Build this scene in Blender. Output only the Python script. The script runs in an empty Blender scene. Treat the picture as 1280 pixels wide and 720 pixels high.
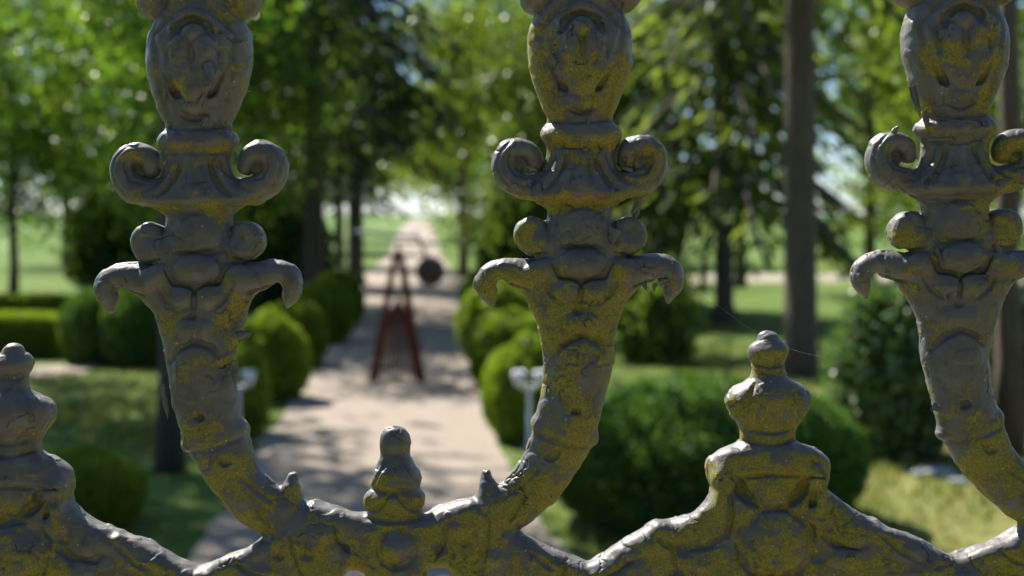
import bpy, math, random
import numpy as np
from mathutils import Vector

SC = bpy.context.scene
COL = SC.collection
rng = np.random.default_rng(7)
random.seed(7)

# ------------------------------------------------------------------ camera constants
FPX = 1280 * 50 / 36.0          # focal length in photo pixels
VH = 268.0                      # horizon row in the photo
CAMZ = 1.70
YF = 0.62                       # distance to the fence plane
S = YF / FPX                    # metres per photo pixel in the fence plane


def gx(u, Y):
    return (u - 640.0) / FPX * Y


def gz(v, Y):
    return CAMZ - (v - VH) / FPX * Y


def gy(v):
    return CAMZ * FPX / (v - VH)


# ------------------------------------------------------------------ object helpers
def tag(o, label=None, cat=None, group=None, kind=None):
    if label: o['label'] = label
    if cat: o['category'] = cat
    if group: o['group'] = group
    if kind: o['kind'] = kind
    return o


def empty(name, loc=(0, 0, 0)):
    o = bpy.data.objects.new(name, None)
    o.empty_display_size = 0.1
    o.location = loc
    COL.objects.link(o)
    return o


def mesh_np(name, V, Q, smooth=True, normals=None):
    """V (n,3) floats, Q (m,k) ints"""
    V = np.ascontiguousarray(V, dtype=np.float32)
    Q = np.ascontiguousarray(Q, dtype=np.int32)
    m = bpy.data.meshes.new(name)
    k = Q.shape[1]
    m.vertices.add(len(V))
    m.vertices.foreach_set('co', V.ravel())
    m.loops.add(Q.size)
    m.loops.foreach_set('vertex_index', Q.ravel())
    m.polygons.add(len(Q))
    m.polygons.foreach_set('loop_start', np.arange(0, Q.size, k, dtype=np.int32))
    m.polygons.foreach_set('use_smooth', np.full(len(Q), smooth, dtype=bool))
    m.update(calc_edges=True)
    m.validate()
    if normals is not None:
        m.normals_split_custom_set_from_vertices(normals.tolist())
    return m


def mesh_py(name, V, F, smooth=True):
    m = bpy.data.meshes.new(name)
    m.from_pydata([tuple(v) for v in V], [], F)
    if smooth:
        m.polygons.foreach_set('use_smooth', [True] * len(m.polygons))
    m.update()
    return m


def obj(name, me, mat, parent=None):
    o = bpy.data.objects.new(name, me)
    if mat is not None and len(me.materials) == 0:
        me.materials.append(mat)
    COL.objects.link(o)
    if parent: o.parent = parent
    return o


class MB:
    """collects simple shapes in one mesh"""
    def __init__(self):
        self.V = []; self.F = []

    def tube(self, pts, rad, n=10, cap=True, seed=None, wob=0.0):
        pts = [Vector(p) for p in pts]
        if not hasattr(rad, '__len__'): rad = [rad] * len(pts)
        base = len(self.V)
        r = random.Random(seed or 1)
        prev = None
        for i, p in enumerate(pts):
            a = pts[max(i - 1, 0)]; b = pts[min(i + 1, len(pts) - 1)]
            t = (b - a).normalized()
            ref = Vector((0, 0, 1)) if abs(t.z) < .9 else Vector((0, 1, 0))
            if prev is not None: ref = prev
            x = ref.cross(t)
            if x.length < 1e-4: x = Vector((1, 0, 0)).cross(t)
            x.normalize(); y = t.cross(x).normalized()
            prev = y.copy() if False else ref
            for k in range(n):
                an = 2 * math.pi * k / n
                rr = rad[i] * (1 + (r.random() - .5) * wob)
                self.V.append(p + x * (math.cos(an) * rr) + y * (math.sin(an) * rr))
        for i in range(len(pts) - 1):
            for k in range(n):
                a = base + i * n + k; b = base + i * n + (k + 1) % n
                self.F.append((a, b, b + n, a + n))
        if cap:
            self.F.append(tuple(base + k for k in range(n))[::-1])
            e = base + (len(pts) - 1) * n
            self.F.append(tuple(e + k for k in range(n)))

    def lathe(self, c, prof, n=20):
        """prof: list of (r, z)"""
        base = len(self.V)
        for (r, z) in prof:
            for k in range(n):
                an = 2 * math.pi * k / n
                self.V.append(Vector((c[0] + r * math.cos(an), c[1] + r * math.sin(an), c[2] + z)))
        for i in range(len(prof) - 1):
            for k in range(n):
                a = base + i * n + k; b = base + i * n + (k + 1) % n
                self.F.append((a, b, b + n, a + n))
        self.F.append(tuple(base + k for k in range(n))[::-1])
        e = base + (len(prof) - 1) * n
        self.F.append(tuple(e + k for k in range(n)))

    def build(self, name, mat, parent=None, smooth=True):
        return obj(name, mesh_py(name, self.V, self.F, smooth), mat, parent)


# ------------------------------------------------------------------ materials
def new_mat(name):
    m = bpy.data.materials.new(name)
    m.use_nodes = True
    nt = m.node_tree
    nt.nodes.clear()
    out = nt.nodes.new('ShaderNodeOutputMaterial')
    return m, nt, out


class NT:
    def __init__(self, nt): self.nt = nt

    def n(self, typ, **kw):
        nd = self.nt.nodes.new(typ)
        for k, v in kw.items():
            if k.startswith('_'):
                setattr(nd, k[1:], v)
            else:
                key = int(k[1:]) if k[0] == 'i' and k[1:].isdigit() else k.replace('__', ' ')
                if hasattr(v, 'is_output') or isinstance(v, bpy.types.NodeSocket):
                    self.nt.links.new(v, nd.inputs[key])
                else:
                    nd.inputs[key].default_value = v
        return nd

    def math(self, op, a, b=None, c=None, clamp=False):
        nd = self.nt.nodes.new('ShaderNodeMath'); nd.operation = op; nd.use_clamp = clamp
        for i, v in enumerate((a, b, c)):
            if v is None: continue
            if isinstance(v, bpy.types.NodeSocket): self.nt.links.new(v, nd.inputs[i])
            else: nd.inputs[i].default_value = v
        return nd.outputs[0]

    def noise(self, vec, scale, detail=3, rough=.55, dist=0.0):
        nd = self.nt.nodes.new('ShaderNodeTexNoise')
        self.nt.links.new(vec, nd.inputs['Vector'])
        nd.inputs['Scale'].default_value = scale; nd.inputs['Detail'].default_value = detail
        nd.inputs['Roughness'].default_value = rough; nd.inputs['Distortion'].default_value = dist
        return nd.outputs[0]

    def ramp(self, fac, stops):
        nd = self.nt.nodes.new('ShaderNodeValToRGB')
        self.nt.links.new(fac, nd.inputs[0])
        e = nd.color_ramp.elements
        while len(e) < len(stops): e.new(0.5)
        for el, (p, c) in zip(e, stops):
            el.position = p; el.color = (*c, 1)
        return nd.outputs[0]

    def smooth(self, v, a, b):
        nd = self.nt.nodes.new('ShaderNodeMapRange'); nd.interpolation_type = 'SMOOTHSTEP'
        self.nt.links.new(v, nd.inputs[0])
        nd.inputs[1].default_value = a; nd.inputs[2].default_value = b
        nd.inputs[3].default_value = 0; nd.inputs[4].default_value = 1
        return nd.outputs[0]

    def mix(self, f, a, b):
        nd = self.nt.nodes.new('ShaderNodeMix'); nd.data_type = 'RGBA'
        for key, v in ((0, f), (6, a), (7, b)):
            if isinstance(v, bpy.types.NodeSocket): self.nt.links.new(v, nd.inputs[key])
            elif key == 0: nd.inputs[0].default_value = v
            else: nd.inputs[key].default_value = (*v, 1)
        return nd.outputs[2]


def iron_material():
    m, nt, out = new_mat('painted_cast_iron')
    T = NT(nt)
    pos = T.n('ShaderNodeNewGeometry').outputs['Position']
    att = T.n('ShaderNodeAttribute', _attribute_name='moss').outputs['Fac']
    big = T.noise(pos, 60, 3)
    mid = T.noise(pos, 260, 4, .65)
    fine = T.noise(pos, 1500, 3, .7)
    # moss mask : patch layer + powdery speckle
    s = T.math('MULTIPLY_ADD', T.math('SUBTRACT', big, .5), 2.8, att)
    s = T.math('MULTIPLY_ADD', T.math('SUBTRACT', mid, .5), 1.2, s)
    s = T.math('MULTIPLY_ADD', T.math('SUBTRACT', fine, .5), 1.6, s)
    s = T.math('MULTIPLY_ADD', T.math('SUBTRACT', T.noise(pos, 130, 3, .6), .5), 1.1, s)
    moss = T.smooth(s, .38, .60)
    # paint colour
    paint = T.ramp(T.noise(pos, 90, 5, .6), [(.25, (.088, .080, .074)), (.5, (.126, .116, .108)), (.75, (.165, .153, .143))])
    dust = T.smooth(T.noise(pos, 420, 5, .7), .52, .72)
    paint = T.mix(T.math('MULTIPLY', dust, .25), paint, (.23, .21, .175))
    mossc = T.ramp(T.noise(pos, 1000, 4, .8), [(.25, (.09, .076, .016)), (.5, (.27, .225, .03)), (.75, (.50, .41, .06))])
    colr = T.mix(T.math('MULTIPLY', moss, .84), paint, mossc)
    grime = T.smooth(T.noise(pos, 110, 5, .7), .56, .72)
    colr = T.mix(T.math('MULTIPLY', grime, .55), colr, (.045, .04, .036))
    # paint cracks showing rust and grime, with their depth shade put into the colour
    wv = T.n('ShaderNodeVectorMath', _operation='ADD')
    nt.links.new(pos, wv.inputs[0])
    nz = T.n('ShaderNodeTexNoise', Scale=170.0, Detail=3.0)
    nt.links.new(pos, nz.inputs['Vector'])
    sc = T.n('ShaderNodeVectorMath', _operation='SCALE'); sc.inputs['Scale'].default_value = .010
    nt.links.new(nz.outputs['Color'], sc.inputs[0])
    nt.links.new(sc.outputs[0], wv.inputs[1])
    vo = T.n('ShaderNodeTexVoronoi', _feature='DISTANCE_TO_EDGE', Scale=85.0)
    nt.links.new(wv.outputs[0], vo.inputs['Vector'])
    gate = T.smooth(T.noise(pos, 75, 2), .60, .70)
    wid = T.math('MULTIPLY', T.noise(pos, 330, 2), .05)
    crack = T.math('MULTIPLY', T.math('LESS_THAN', vo.outputs['Distance'], wid), gate)
    colr = T.mix(T.math('MULTIPLY', crack, .85), colr, (.022, .017, .013))
    # lifted flakes : pale edge next to a crack
    # pale specks (droppings, dust, old white primer)
    v2 = T.n('ShaderNodeTexVoronoi', Scale=520.0); nt.links.new(pos, v2.inputs['Vector'])
    sep = T.n('ShaderNodeSeparateColor'); nt.links.new(v2.outputs['Color'], sep.inputs[0])
    spk = T.math('MULTIPLY', T.math('LESS_THAN', v2.outputs['Distance'], .26), T.math('GREATER_THAN', sep.outputs[0], .972))
    colr = T.mix(T.math('MULTIPLY', spk, .65), colr, (.42, .39, .30))
    rough = T.math('MULTIPLY_ADD', moss, .42, T.math('MULTIPLY_ADD', mid, .34, .30))
    # bumps
    lift = T.smooth(vo.outputs['Distance'], 0.0, .10)
    lift = T.math('MULTIPLY', T.math('SUBTRACT', 1.0, lift), gate)
    b1 = T.n('ShaderNodeBump', Strength=.5, Distance=.0006, Height=T.noise(pos, 190, 4, .6))
    b2 = T.n('ShaderNodeBump', Strength=.5, Distance=.0008, Height=lift, Normal=b1.outputs[0])
    gran = T.math('MULTIPLY', fine, T.math('MULTIPLY_ADD', moss, 1.0, .12))
    b3 = T.n('ShaderNodeBump', Strength=.55, Distance=.0007, Height=gran, Normal=b2.outputs[0])
    b4 = T.n('ShaderNodeBump', Strength=.8, Distance=.0010, Height=crack, Normal=b3.outputs[0], _invert=True)
    p = T.n('ShaderNodeBsdfPrincipled', Base__Color=colr, Roughness=rough, Normal=b4.outputs[0])
    p.inputs['Specular IOR Level'].default_value = .5
    nt.links.new(p.outputs[0], out.inputs[0])
    return m


def leaf_material(name, c1, c2, c3, trans=.45, rough=.5, spec=.35):
    m, nt, out = new_mat(name)
    T = NT(nt)
    g = T.n('ShaderNodeNewGeometry')
    c = T.ramp(g.outputs['Random Per Island'], [(0, c1), (.5, c2), (1, c3)])
    p = T.n('ShaderNodeBsdfPrincipled', Base__Color=c, Roughness=rough)
    p.inputs['Specular IOR Level'].default_value = spec
    hs = T.n('ShaderNodeMix', _data_type='RGBA', _blend_type='MULTIPLY')
    hs.inputs[0].default_value = 1.0
    nt.links.new(c, hs.inputs[6]); hs.inputs[7].default_value = (1.4, 1.3, .7, 1)
    t = T.n('ShaderNodeBsdfTranslucent'); nt.links.new(hs.outputs[2], t.inputs['Color'])
    mx = T.n('ShaderNodeMixShader'); mx.inputs[0].default_value = trans
    nt.links.new(p.outputs[0], mx.inputs[1]); nt.links.new(t.outputs[0], mx.inputs[2])
    nt.links.new(mx.outputs[0], out.inputs[0])
    return m


def simple_material(name, stops, scale, rough=.8, bump=.3, bdist=.02, detail=5, spec=.3, metallic=0.0):
    m, nt, out = new_mat(name)
    T = NT(nt)
    co = T.n('ShaderNodeTexCoord').outputs['Object']
    f = T.noise(co, scale, detail, .62)
    c = T.ramp(f, stops)
    b = T.n('ShaderNodeBump', Strength=bump, Distance=bdist, Height=f)
    p = T.n('ShaderNodeBsdfPrincipled', Base__Color=c, Roughness=rough, Normal=b.outputs[0], Metallic=metallic)
    p.inputs['Specular IOR Level'].default_value = spec
    nt.links.new(p.outputs[0], out.inputs[0])
    return m


def bark_material(name, dark, light):
    m, nt, out = new_mat(name)
    T = NT(nt)
    co = T.n('ShaderNodeTexCoord').outputs['Object']
    mp = T.n('ShaderNodeMapping'); nt.links.new(co, mp.inputs[0]); mp.inputs['Scale'].default_value = (9, 9, 1.6)
    f = T.noise(mp.outputs[0], 3.0, 6, .7, .6)
    c = T.ramp(f, [(.3, dark), (.7, light)])
    b = T.n('ShaderNodeBump', Strength=.8, Distance=.03, Height=f)
    p = T.n('ShaderNodeBsdfPrincipled', Base__Color=c, Roughness=.9, Normal=b.outputs[0])
    nt.links.new(p.outputs[0], out.inputs[0])
    return m


def ground_material(kind):
    m, nt, out = new_mat(kind)
    T = NT(nt)
    pos = T.n('ShaderNodeNewGeometry').outputs['Position']
    if kind == 'lawn_turf':
        sx = T.n('ShaderNodeSeparateXYZ'); nt.links.new(pos, sx.inputs[0])
        big = T.noise(pos, .9, 4, .6)
        dry = T.math('MULTIPLY', T.smooth(sx.outputs[0], .4, 2.6), T.math('SUBTRACT', 1.0, T.smooth(sx.outputs[1], 11.0, 18.0)))
        dry = T.math('ADD', T.math('MULTIPLY', dry, .55), T.math('MULTIPLY', T.math('SUBTRACT', big, .45), 1.2))
        green = T.ramp(T.noise(pos, 7, 6, .75), [(.3, (.040, .085, .014)), (.5, (.10, .165, .028)), (.7, (.21, .25, .06))])
        straw = T.ramp(T.noise(pos, 6, 6, .75), [(.32, (.11, .14, .03)), (.5, (.24, .235, .075)), (.68, (.38, .33, .14))])
        c = T.mix(T.smooth(dry, .1, .75), green, straw)
        far = T.smooth(sx.outputs[1], 40.0, 70.0)
        c = T.mix(far, c, T.ramp(T.noise(pos, .08, 3), [(.3, (.07, .13, .022)), (.7, (.125, .19, .04))]))
        h = T.noise(pos, 45, 4, .7)
        b = T.n('ShaderNodeBump', Strength=1.0, Distance=.03, Height=h)
    else:
        f = T.noise(pos, 30, 6, .75)
        c = T.ramp(f, [(.25, (.19, .152, .122)), (.5, (.30, .25, .205)), (.8, (.41, .35, .295))])
        dirt = T.smooth(T.noise(pos, 1.6, 4, .6), .5, .75)
        c = T.mix(T.math('MULTIPLY', dirt, .35), c, (.30, .24, .17))
        h = T.noise(pos, 120, 3, .7)
        b = T.n('ShaderNodeBump', Strength=.6, Distance=.012, Height=h)
    p = T.n('ShaderNodeBsdfPrincipled', Base__Color=c, Roughness=.95, Normal=b.outputs[0])
    p.inputs['Specular IOR Level'].default_value = .15
    nt.links.new(p.outputs[0], out.inputs[0])
    return m


IRON = iron_material()
LEAF_BRIGHT = leaf_material('maple_leaf', (.055, .125, .018), (.105, .205, .028), (.19, .31, .048), .6, .38, .5)
LEAF_YELLOW = leaf_material('spring_leaf', (.09, .17, .016), (.15, .24, .024), (.24, .32, .045), .55, .38, .5)
LEAF_DARK = leaf_material('dark_leaf', (.045, .09, .016), (.08, .145, .024), (.13, .21, .035), .5, .4, .5)
NEEDLE = leaf_material('spruce_needle', (.020, .042, .014), (.034, .062, .018), (.055, .085, .022), .25)
NEEDLE_LIGHT = leaf_material('larch_needle', (.10, .16, .035), (.15, .22, .05), (.21, .28, .075), .55, .7, .2)
GRASSB = leaf_material('grass_blade', (.07, .12, .02), (.15, .20, .04), (.30, .29, .14), .4, .6, .2)
BLOCKLEAF = leaf_material('blocker_leaf', (.030, .036, .024), (.042, .048, .032), (.055, .06, .04), .1, .7, .2)  # dark neutral leaves of the added mass behind the camera
BOX_LEAF = leaf_material('box_leaf', (.11, .19, .012), (.18, .28, .02), (.25, .36, .03), .45, .45)
BOX_DARK = leaf_material('hedge_leaf', (.042, .105, .016), (.082, .175, .027), (.13, .25, .042), .36, .6, .25)
LAUREL = leaf_material('glossy_leaf', (.055, .125, .035), (.10, .19, .055), (.17, .28, .095), .3, .33, .5)
HCORE = simple_material('hedge_inside', [(.3, (.018, .035, .008)), (.7, (.04, .07, .014))], 6, .95)
BARK = bark_material('dark_bark', (.045, .036, .028), (.13, .105, .082))
BARK2 = bark_material('grey_brown_bark', (.055, .040, .029), (.15, .112, .08))
RUST = simple_material('rusty_steel', [(.3, (.075, .022, .010)), (.6, (.15, .048, .018)), (.8, (.21, .085, .035))], 14, .85, .4, .01)
BALLM = simple_material('dark_rusty_ball', [(.3, (.035, .020, .016)), (.7, (.085, .055, .045))], 9, .6, .3, .01)
POLE = simple_material('pale_steel_pole', [(.3, (.26, .26, .25)), (.7, (.38, .375, .36))], 20, .45, .1, .003)
WHITE = simple_material('white_enamel', [(.3, (.68, .70, .72)), (.7, (.80, .81, .82))], 30, .4, .1, .002)
STONE = simple_material('pale_stone', [(.3, (.20, .23, .26)), (.7, (.36, .39, .43))], 14, .9, .4, .02)
SILK = simple_material('spider_silk', [(.3, (.62, .62, .62)), (.7, (.8, .8, .8))], 50, .3)

# ================================================================== FENCE (signed distance field)
PER = 944.0
U0 = 106.0
H = 1.6
NU = int(round(PER / H))
VA, VB = -150.0, 748.0
NV = int((VB - VA) / H) + 1
NZH = 41
SH = 0.0159                       # the fence climbs gently to the right
gu = (U0 + H * np.arange(NU)).astype(np.float32)
gv = (VA + H * np.arange(NV)).astype(np.float32)
gzz = (H * np.arange(NZH)).astype(np.float32)
F = np.full((NU, NV, NZH), 60.0, np.float32)
LB = np.zeros((NU, NV, NZH), np.int8)
BEST = np.full((NU, NV, NZH), 60.0, np.float32)
LABELS = []


def lab(name):
    if name not in LABELS: LABELS.append(name)
    return LABELS.index(name)


def apply(fn, box, label=None, k=6.0, sub=False, offs=(-PER, 0.0, PER)):
    """fn(U,V,Z)->d ; box (u0,u1,v0,v1)"""
    mg = 14
    for off in offs:
        a = np.searchsorted(gu, box[0] - mg + off); b = np.searchsorted(gu, box[1] + mg + off)
        c = np.searchsorted(gv, box[2] - mg); d = np.searchsorted(gv, box[3] + mg)
        if b <= a or d <= c: continue
        D = fn(gu[a:b, None, None] - np.float32(off), gv[None, c:d, None], gzz[None, None, :]).astype(np.float32)
        X = F[a:b, c:d]
        if sub:
            h = np.clip(.5 - .5 * (X + D) / k, 0, 1)
            X[:] = X * (1 - h) + (-D) * h + k * h * (1 - h)
        else:
            h = np.clip(.5 + .5 * (X - D) / k, 0, 1)
            X[:] = X * (1 - h) + D * h - k * h * (1 - h)
            if label is not None:
                L = LB[a:b, c:d]; B = BEST[a:b, c:d]
                m = D < B
                L[m] = lab(label); B[m] = D[m]


def ell(c, r, label=None, k=6.0, sub=False, rot=0.0):
    ca, sa = math.cos(rot), math.sin(rot)

    def fn(U, V, Z):
        x = U - c[0]; y = V - c[1]; z = Z - c[2]
        x, y = x * ca + y * sa, -x * sa + y * ca
        k0 = np.sqrt((x / r[0]) ** 2 + (y / r[1]) ** 2 + (z / r[2]) ** 2)
        k1 = np.sqrt((x / r[0] ** 2) ** 2 + (y / r[1] ** 2) ** 2 + (z / r[2] ** 2) ** 2)
        return k0 * (k0 - 1) / np.maximum(k1, 1e-5)
    R = max(r[0], r[1])
    apply(fn, (c[0] - R, c[0] + R, c[1] - R, c[1] + R), label, k, sub)


def disc(c, R, hd, r, label=None, k=6.0):
    """a flat round plate with a rolled edge"""
    def fn(U, V, Z):
        d2 = np.sqrt((U - c[0]) ** 2 + (V - c[1]) ** 2) - R + r
        dz = np.abs(Z) - hd + r
        return np.sqrt(np.maximum(d2, 0) ** 2 + np.maximum(dz, 0) ** 2) + np.minimum(np.maximum(d2, dz), 0) - r
    apply(fn, (c[0] - R, c[0] + R, c[1] - R, c[1] + R), label, k)


def chain(P, label=None, k=6.0, zs=1.0, sub=False, z0=None):
    """P: list of (u, v, r) or with z: (u,v,r,z). round cones"""
    P = [p if len(p) == 4 else (*p, 0.0 if z0 is None else z0) for p in P]
    if len(P) >= 4:                       # smooth the path
        A = np.array([P[0]] + P + [P[-1]], float); Q = []
        for i in range(1, len(A) - 2):
            for t in (0, 1 / 3, 2 / 3):
                Q.append(.5 * (2 * A[i] + (A[i + 1] - A[i - 1]) * t + (2 * A[i - 1] - 5 * A[i] + 4 * A[i + 1] - A[i + 2]) * t * t
                               + (3 * A[i] - A[i - 1] - 3 * A[i + 1] + A[i + 2]) * t ** 3))
        P = [tuple(q) for q in Q] + [P[-1]]

    def fn(U, V, Z):
        D = None
        for (a, b) in zip(P[:-1], P[1:]):
            pu, pv, pz = U - a[0], V - a[1], Z / zs - a[3] / zs
            du, dv, dz = b[0] - a[0], b[1] - a[1], (b[3] - a[3]) / zs
            L2 = max(du * du + dv * dv + dz * dz, 1e-4)
            t = np.clip((pu * du + pv * dv + pz * dz) / L2, 0, 1)
            d = np.sqrt((pu - t * du) ** 2 + (pv - t * dv) ** 2 + (pz - t * dz) ** 2) - (a[2] + t * (b[2] - a[2]))
            D = d if D is None else np.minimum(D, d)
        return D
    us = [p[0] for p in P]; vs = [p[1] for p in P]; R = max(p[2] for p in P)
    apply(fn, (min(us) - R, max(us) + R, min(vs) - R, max(vs) + R), label, k, sub)


def pchip(x, xs, ys):
    xs = np.asarray(xs, float); ys = np.asarray(ys, float)
    h = np.diff(xs); dl = np.diff(ys) / h
    m = np.zeros_like(ys)
    m[0] = dl[0]; m[-1] = dl[-1]
    for i in range(1, len(xs) - 1):
        if dl[i - 1] * dl[i] > 0:
            w1 = 2 * h[i] + h[i - 1]; w2 = h[i] + 2 * h[i - 1]
            m[i] = (w1 + w2) / (w1 / dl[i - 1] + w2 / dl[i])
    i = np.clip(np.searchsorted(xs, x) - 1, 0, len(xs) - 2)
    t = np.clip((x - xs[i]) / h[i], 0, 1)
    return (ys[i] * (1 + 2 * t) * (1 - t) ** 2 + h[i] * m[i] * t * (1 - t) ** 2
            + ys[i + 1] * t * t * (3 - 2 * t) + h[i] * m[i + 1] * t * t * (t - 1))


def profile(cu, rows, label, k=4.0, p=2.3, mirror=1):
    """rows: (v, left half width, right half width, half depth)"""
    rows = [r if len(r) == 4 else (r[0], r[1], r[1], r[2]) for r in rows]
    vs = [r[0] for r in rows]

    def fn(U, V, Z):
        vv = np.clip(V, vs[0], vs[-1]).ravel()
        wl = pchip(vv, vs, [r[1] for r in rows]).reshape(V.shape)
        wr = pchip(vv, vs, [r[2] for r in rows]).reshape(V.shape)
        hd = pchip(vv, vs, [r[3] for r in rows]).reshape(V.shape)
        x = (U - cu) * mirror
        w = np.where(x < 0, wl, wr)
        q = ((np.abs(x) / w) ** p + (np.abs(Z) / hd) ** p) ** (1 / p)
        d = (q - 1) * np.minimum(w, hd)
        # soften by slope
        return np.maximum(d, np.maximum(vs[0] - V, V - vs[-1]))
    W = max(max(r[1], r[2]) for r in rows)
    apply(fn, (cu - W, cu + W, vs[0], vs[-1]), label, k)


def zs(u, v):
    """front surface height of what is built so far"""
    i = int(round((u - U0) / H)) % NU; j = int(np.clip(round((v - VA) / H), 0, NV - 1))
    col = F[i, j]; k = np.nonzero(col < 0)[0]
    if len(k) == 0: return 0.0
    k = k[-1]
    if k + 1 >= NZH: return float(gzz[-1])
    return float(gzz[k] + H * col[k] / (col[k] - col[k + 1]))


def groove(P, r, depth, k=2.5):
    """a cut of the given depth along a line on the front surface"""
    Q = []
    for n, (a, b) in enumerate(zip(P[:-1], P[1:])):
        for t in (0, .5): Q.append((a[0] + (b[0] - a[0]) * t, a[1] + (b[1] - a[1]) * t))
    Q.append(P[-1])
    R = []
    for n, q in enumerate(Q):
        e = min(n, len(Q) - 1 - n) / max(len(Q) - 1, 1)
        w = .55 + .45 * min(1, e * 4)
        R.append((q[0], q[1], r * w, zs(*q) + r * w - depth * w))
    chain(R, None, k, 1, True)


def ridge(P, r, h, label, k=3):
    chain([(p[0], p[1], r, zs(*p) + h - r) for p in P], label, k)


def bump(u, v, ru, rv, h, label, k=4, rot=0.0):
    rz = max(8.0, h * 1.6)
    ell((u, v, zs(u, v) + h - rz), (ru, rv, rz), label, k, False, rot)


def pit(u, v, r, depth, k=3):
    ell((u, v, zs(u, v) + r * .6 - depth), (r, r * .75, r * .6), None, k, True)


def baluster(cu, mi, tagn):
    """mi = +1 arm curves right, -1 arm curves left"""
    def M(P): return [(cu + mi * p[0], *p[1:]) for p in P]
    def X(s, P): return [(cu + s * p[0], *p[1:]) for p in P]
    B = tagn; Vs = tagn + ':vase'
    # ---- solid forms
    profile(cu, [(190, 41, 41, 26), (200, 41, 41, 26), (212, 42, 42, 26), (226, 47, 47, 30), (240, 60, 60, 35), (249, 67, 67, 38),
                 (256, 61, 61, 33), (263, 49, 49, 27), (271, 41, 41, 25), (283, 41, 41, 25), (298, 45, 45, 27), (314, 46, 46, 27),
                 (330, 50, 50, 28), (342, 66, 66, 28), (354, 77, 77, 27), (366, 74, 74, 26), (378, 65, 67, 26), (391, 56, 61, 26), (415, 48, 52, 26),
                 (437, 43, 46, 25), (460, 40, 44, 25), (482, 36, 43, 25), (505, 31, 46, 25), (530, 22, 48, 25)], B, 5, 2.4, mi)
    chain(M([(7, 485, 37), (12, 515, 38), (20, 545, 38.5), (40, 588, 34.5), (66, 620, 32), (96, 644, 31), (128, 658, 29), (150, 668, 27)]), B, 6, .72)
    chain(M([(-12, 555, 10), (52, 536, 10)]), B, 6, 1.4)
    profile(cu, [(-142, 5, 5), (-136, 14, 12), (-122, 23, 19), (-108, 25, 20), (-96, 21, 18), (-88, 30, 22), (-78, 44, 26), (-66, 45, 27), (-50, 40, 26), (-20, 38, 26), (0, 42, 30), (18, 51, 34), (32, 57.5, 37), (46, 63.5, 40), (60, 66, 42), (75, 66, 42), (88, 65, 41),
                 (102, 61.5, 38), (114, 58.5, 34), (126, 54, 31), (136, 50, 29), (146, 45.5, 27.5), (156, 40.5, 26), (163, 42.5, 28), (170, 48.5, 32), (177, 50.5, 34), (183, 48, 32), (189, 43, 27), (197, 40, 25)],
            Vs, 3, 2.3)
    for s in (-1, 1):
        ell((cu + s * 54, -1, 0), (24, 25, 29), Vs, 4)
        ell((cu + s * 20, 0, 22), (14, 22, 14), Vs, 5)
        chain(X(s, [(58, 209, 11), (62, 197, 12.5), (76, 191, 14), (90, 196, 15), (95.5, 209, 15.5), (92, 224, 16),
                    (80, 235, 17), (62, 240, 17), (40, 241, 18)]), tagn + ':scroll%d' % s, 4, 1.3)
        ell((cu + s * 75, 213, 0), (9, 9, 8 if (mi < 0 or s > 0) else 3), tagn + ':scroll%d' % s, 3)
        disc((cu + s * 59.5, 302), 23.5, 19, 10, tagn + ':lobe%d' % s, 6)
        ell((cu + s * 46, 312, 10), (18, 16, 15), B, 8)
        chain(X(s, [(54, 350, 20), (74, 347, 19), (94, 342, 15), (110, 345.5, 14), (117, 357, 14), (115, 369, 12), (112, 378, 7.5), (110.5, 386, 3)]),
              tagn + ':hook%d' % s, 4, 1.25)
    # ---- relief on the vase : lid, bead, cheeks, apron over two pockets, drop, outer petals
    bump(cu, 90, 35, 30, 7, Vs, 6)
    for s in (-1, 1):
        groove(X(s, [(50, 52), (46, 74), (45, 96), (39, 122), (30, 154)]), 4, 3, 5)
        bump(cu + s * 14, 67, 15, 19, 6, Vs, 4)
        groove(X(s, [(22, 14), (38, 34), (50, 46)]), 3.5, 4)
    ridge([(cu - 25, 40), (cu - 18, 27), (cu, 20), (cu + 18, 27), (cu + 25, 40)], 5.5, 4, Vs)
    groove([(cu - 24, 52), (cu - 20, 38), (cu, 30), (cu + 20, 38), (cu + 24, 52)], 5.5, 6.5, 4)
    groove([(cu, 60), (cu + .5, 72), (cu + 1, 88)], 3, 3.5, 4)
    ell((cu, 46, zs(cu + 3, 58) - 9), (15, 12, 13), Vs, 2)
    for s in (-1, 1):
        groove(X(s, [(38, 93), (30, 106), (22, 117), (17, 122)]), 6.5, 9, 2.5)
        groove(X(s, [(22, 58), (31, 68), (31, 84)]), 3, 3)
    ell((cu, 116, zs(cu, 112) - 10), (15, 14, 12), Vs, 8)
    bump(cu, 134, 15, 14, 10, Vs, 2)
    groove([(cu - 16, 146), (cu, 151), (cu + 16, 146)], 3, 4)
    groove([(cu - 40, 160), (cu, 162), (cu + 40, 160)], 2.5, 2.5)
    groove([(cu - 34, 191), (cu, 193), (cu + 34, 191)], 4, 3.5, 4)
    # ---- fluted neck and tray
    for s in (-1, 1):
        groove(X(s, [(17, 200), (22, 216), (33, 236), (44, 244)]), 4.5, 5, 4)
        groove(X(s, [(32, 202), (38, 216), (54, 232), (70, 240)]), 3.5, 3, 4)
        groove(X(s, [(7, 201), (9, 220), (12, 236)]), 3, 3, 4)
        ridge(X(s, [(24, 203), (30, 222), (44, 238)]), 4, 2, B)
        groove(X(s, [(86, 198), (87, 212), (81, 224), (66, 229)]), 2.5, 3.5)
        groove(X(s, [(88, 183), (101, 197), (104, 212), (97, 230), (80, 246)]), 1.8, 2)
    bump(cu, 240, 9, 10, 4, B, 3)
    groove([(cu - 62, 259), (cu - 30, 263), (cu, 264), (cu + 30, 263), (cu + 62, 259)], 5.5, 3.5, 5)
    # ---- body
    bump(cu, 293, 26, 22, 5, B, 6)
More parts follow.
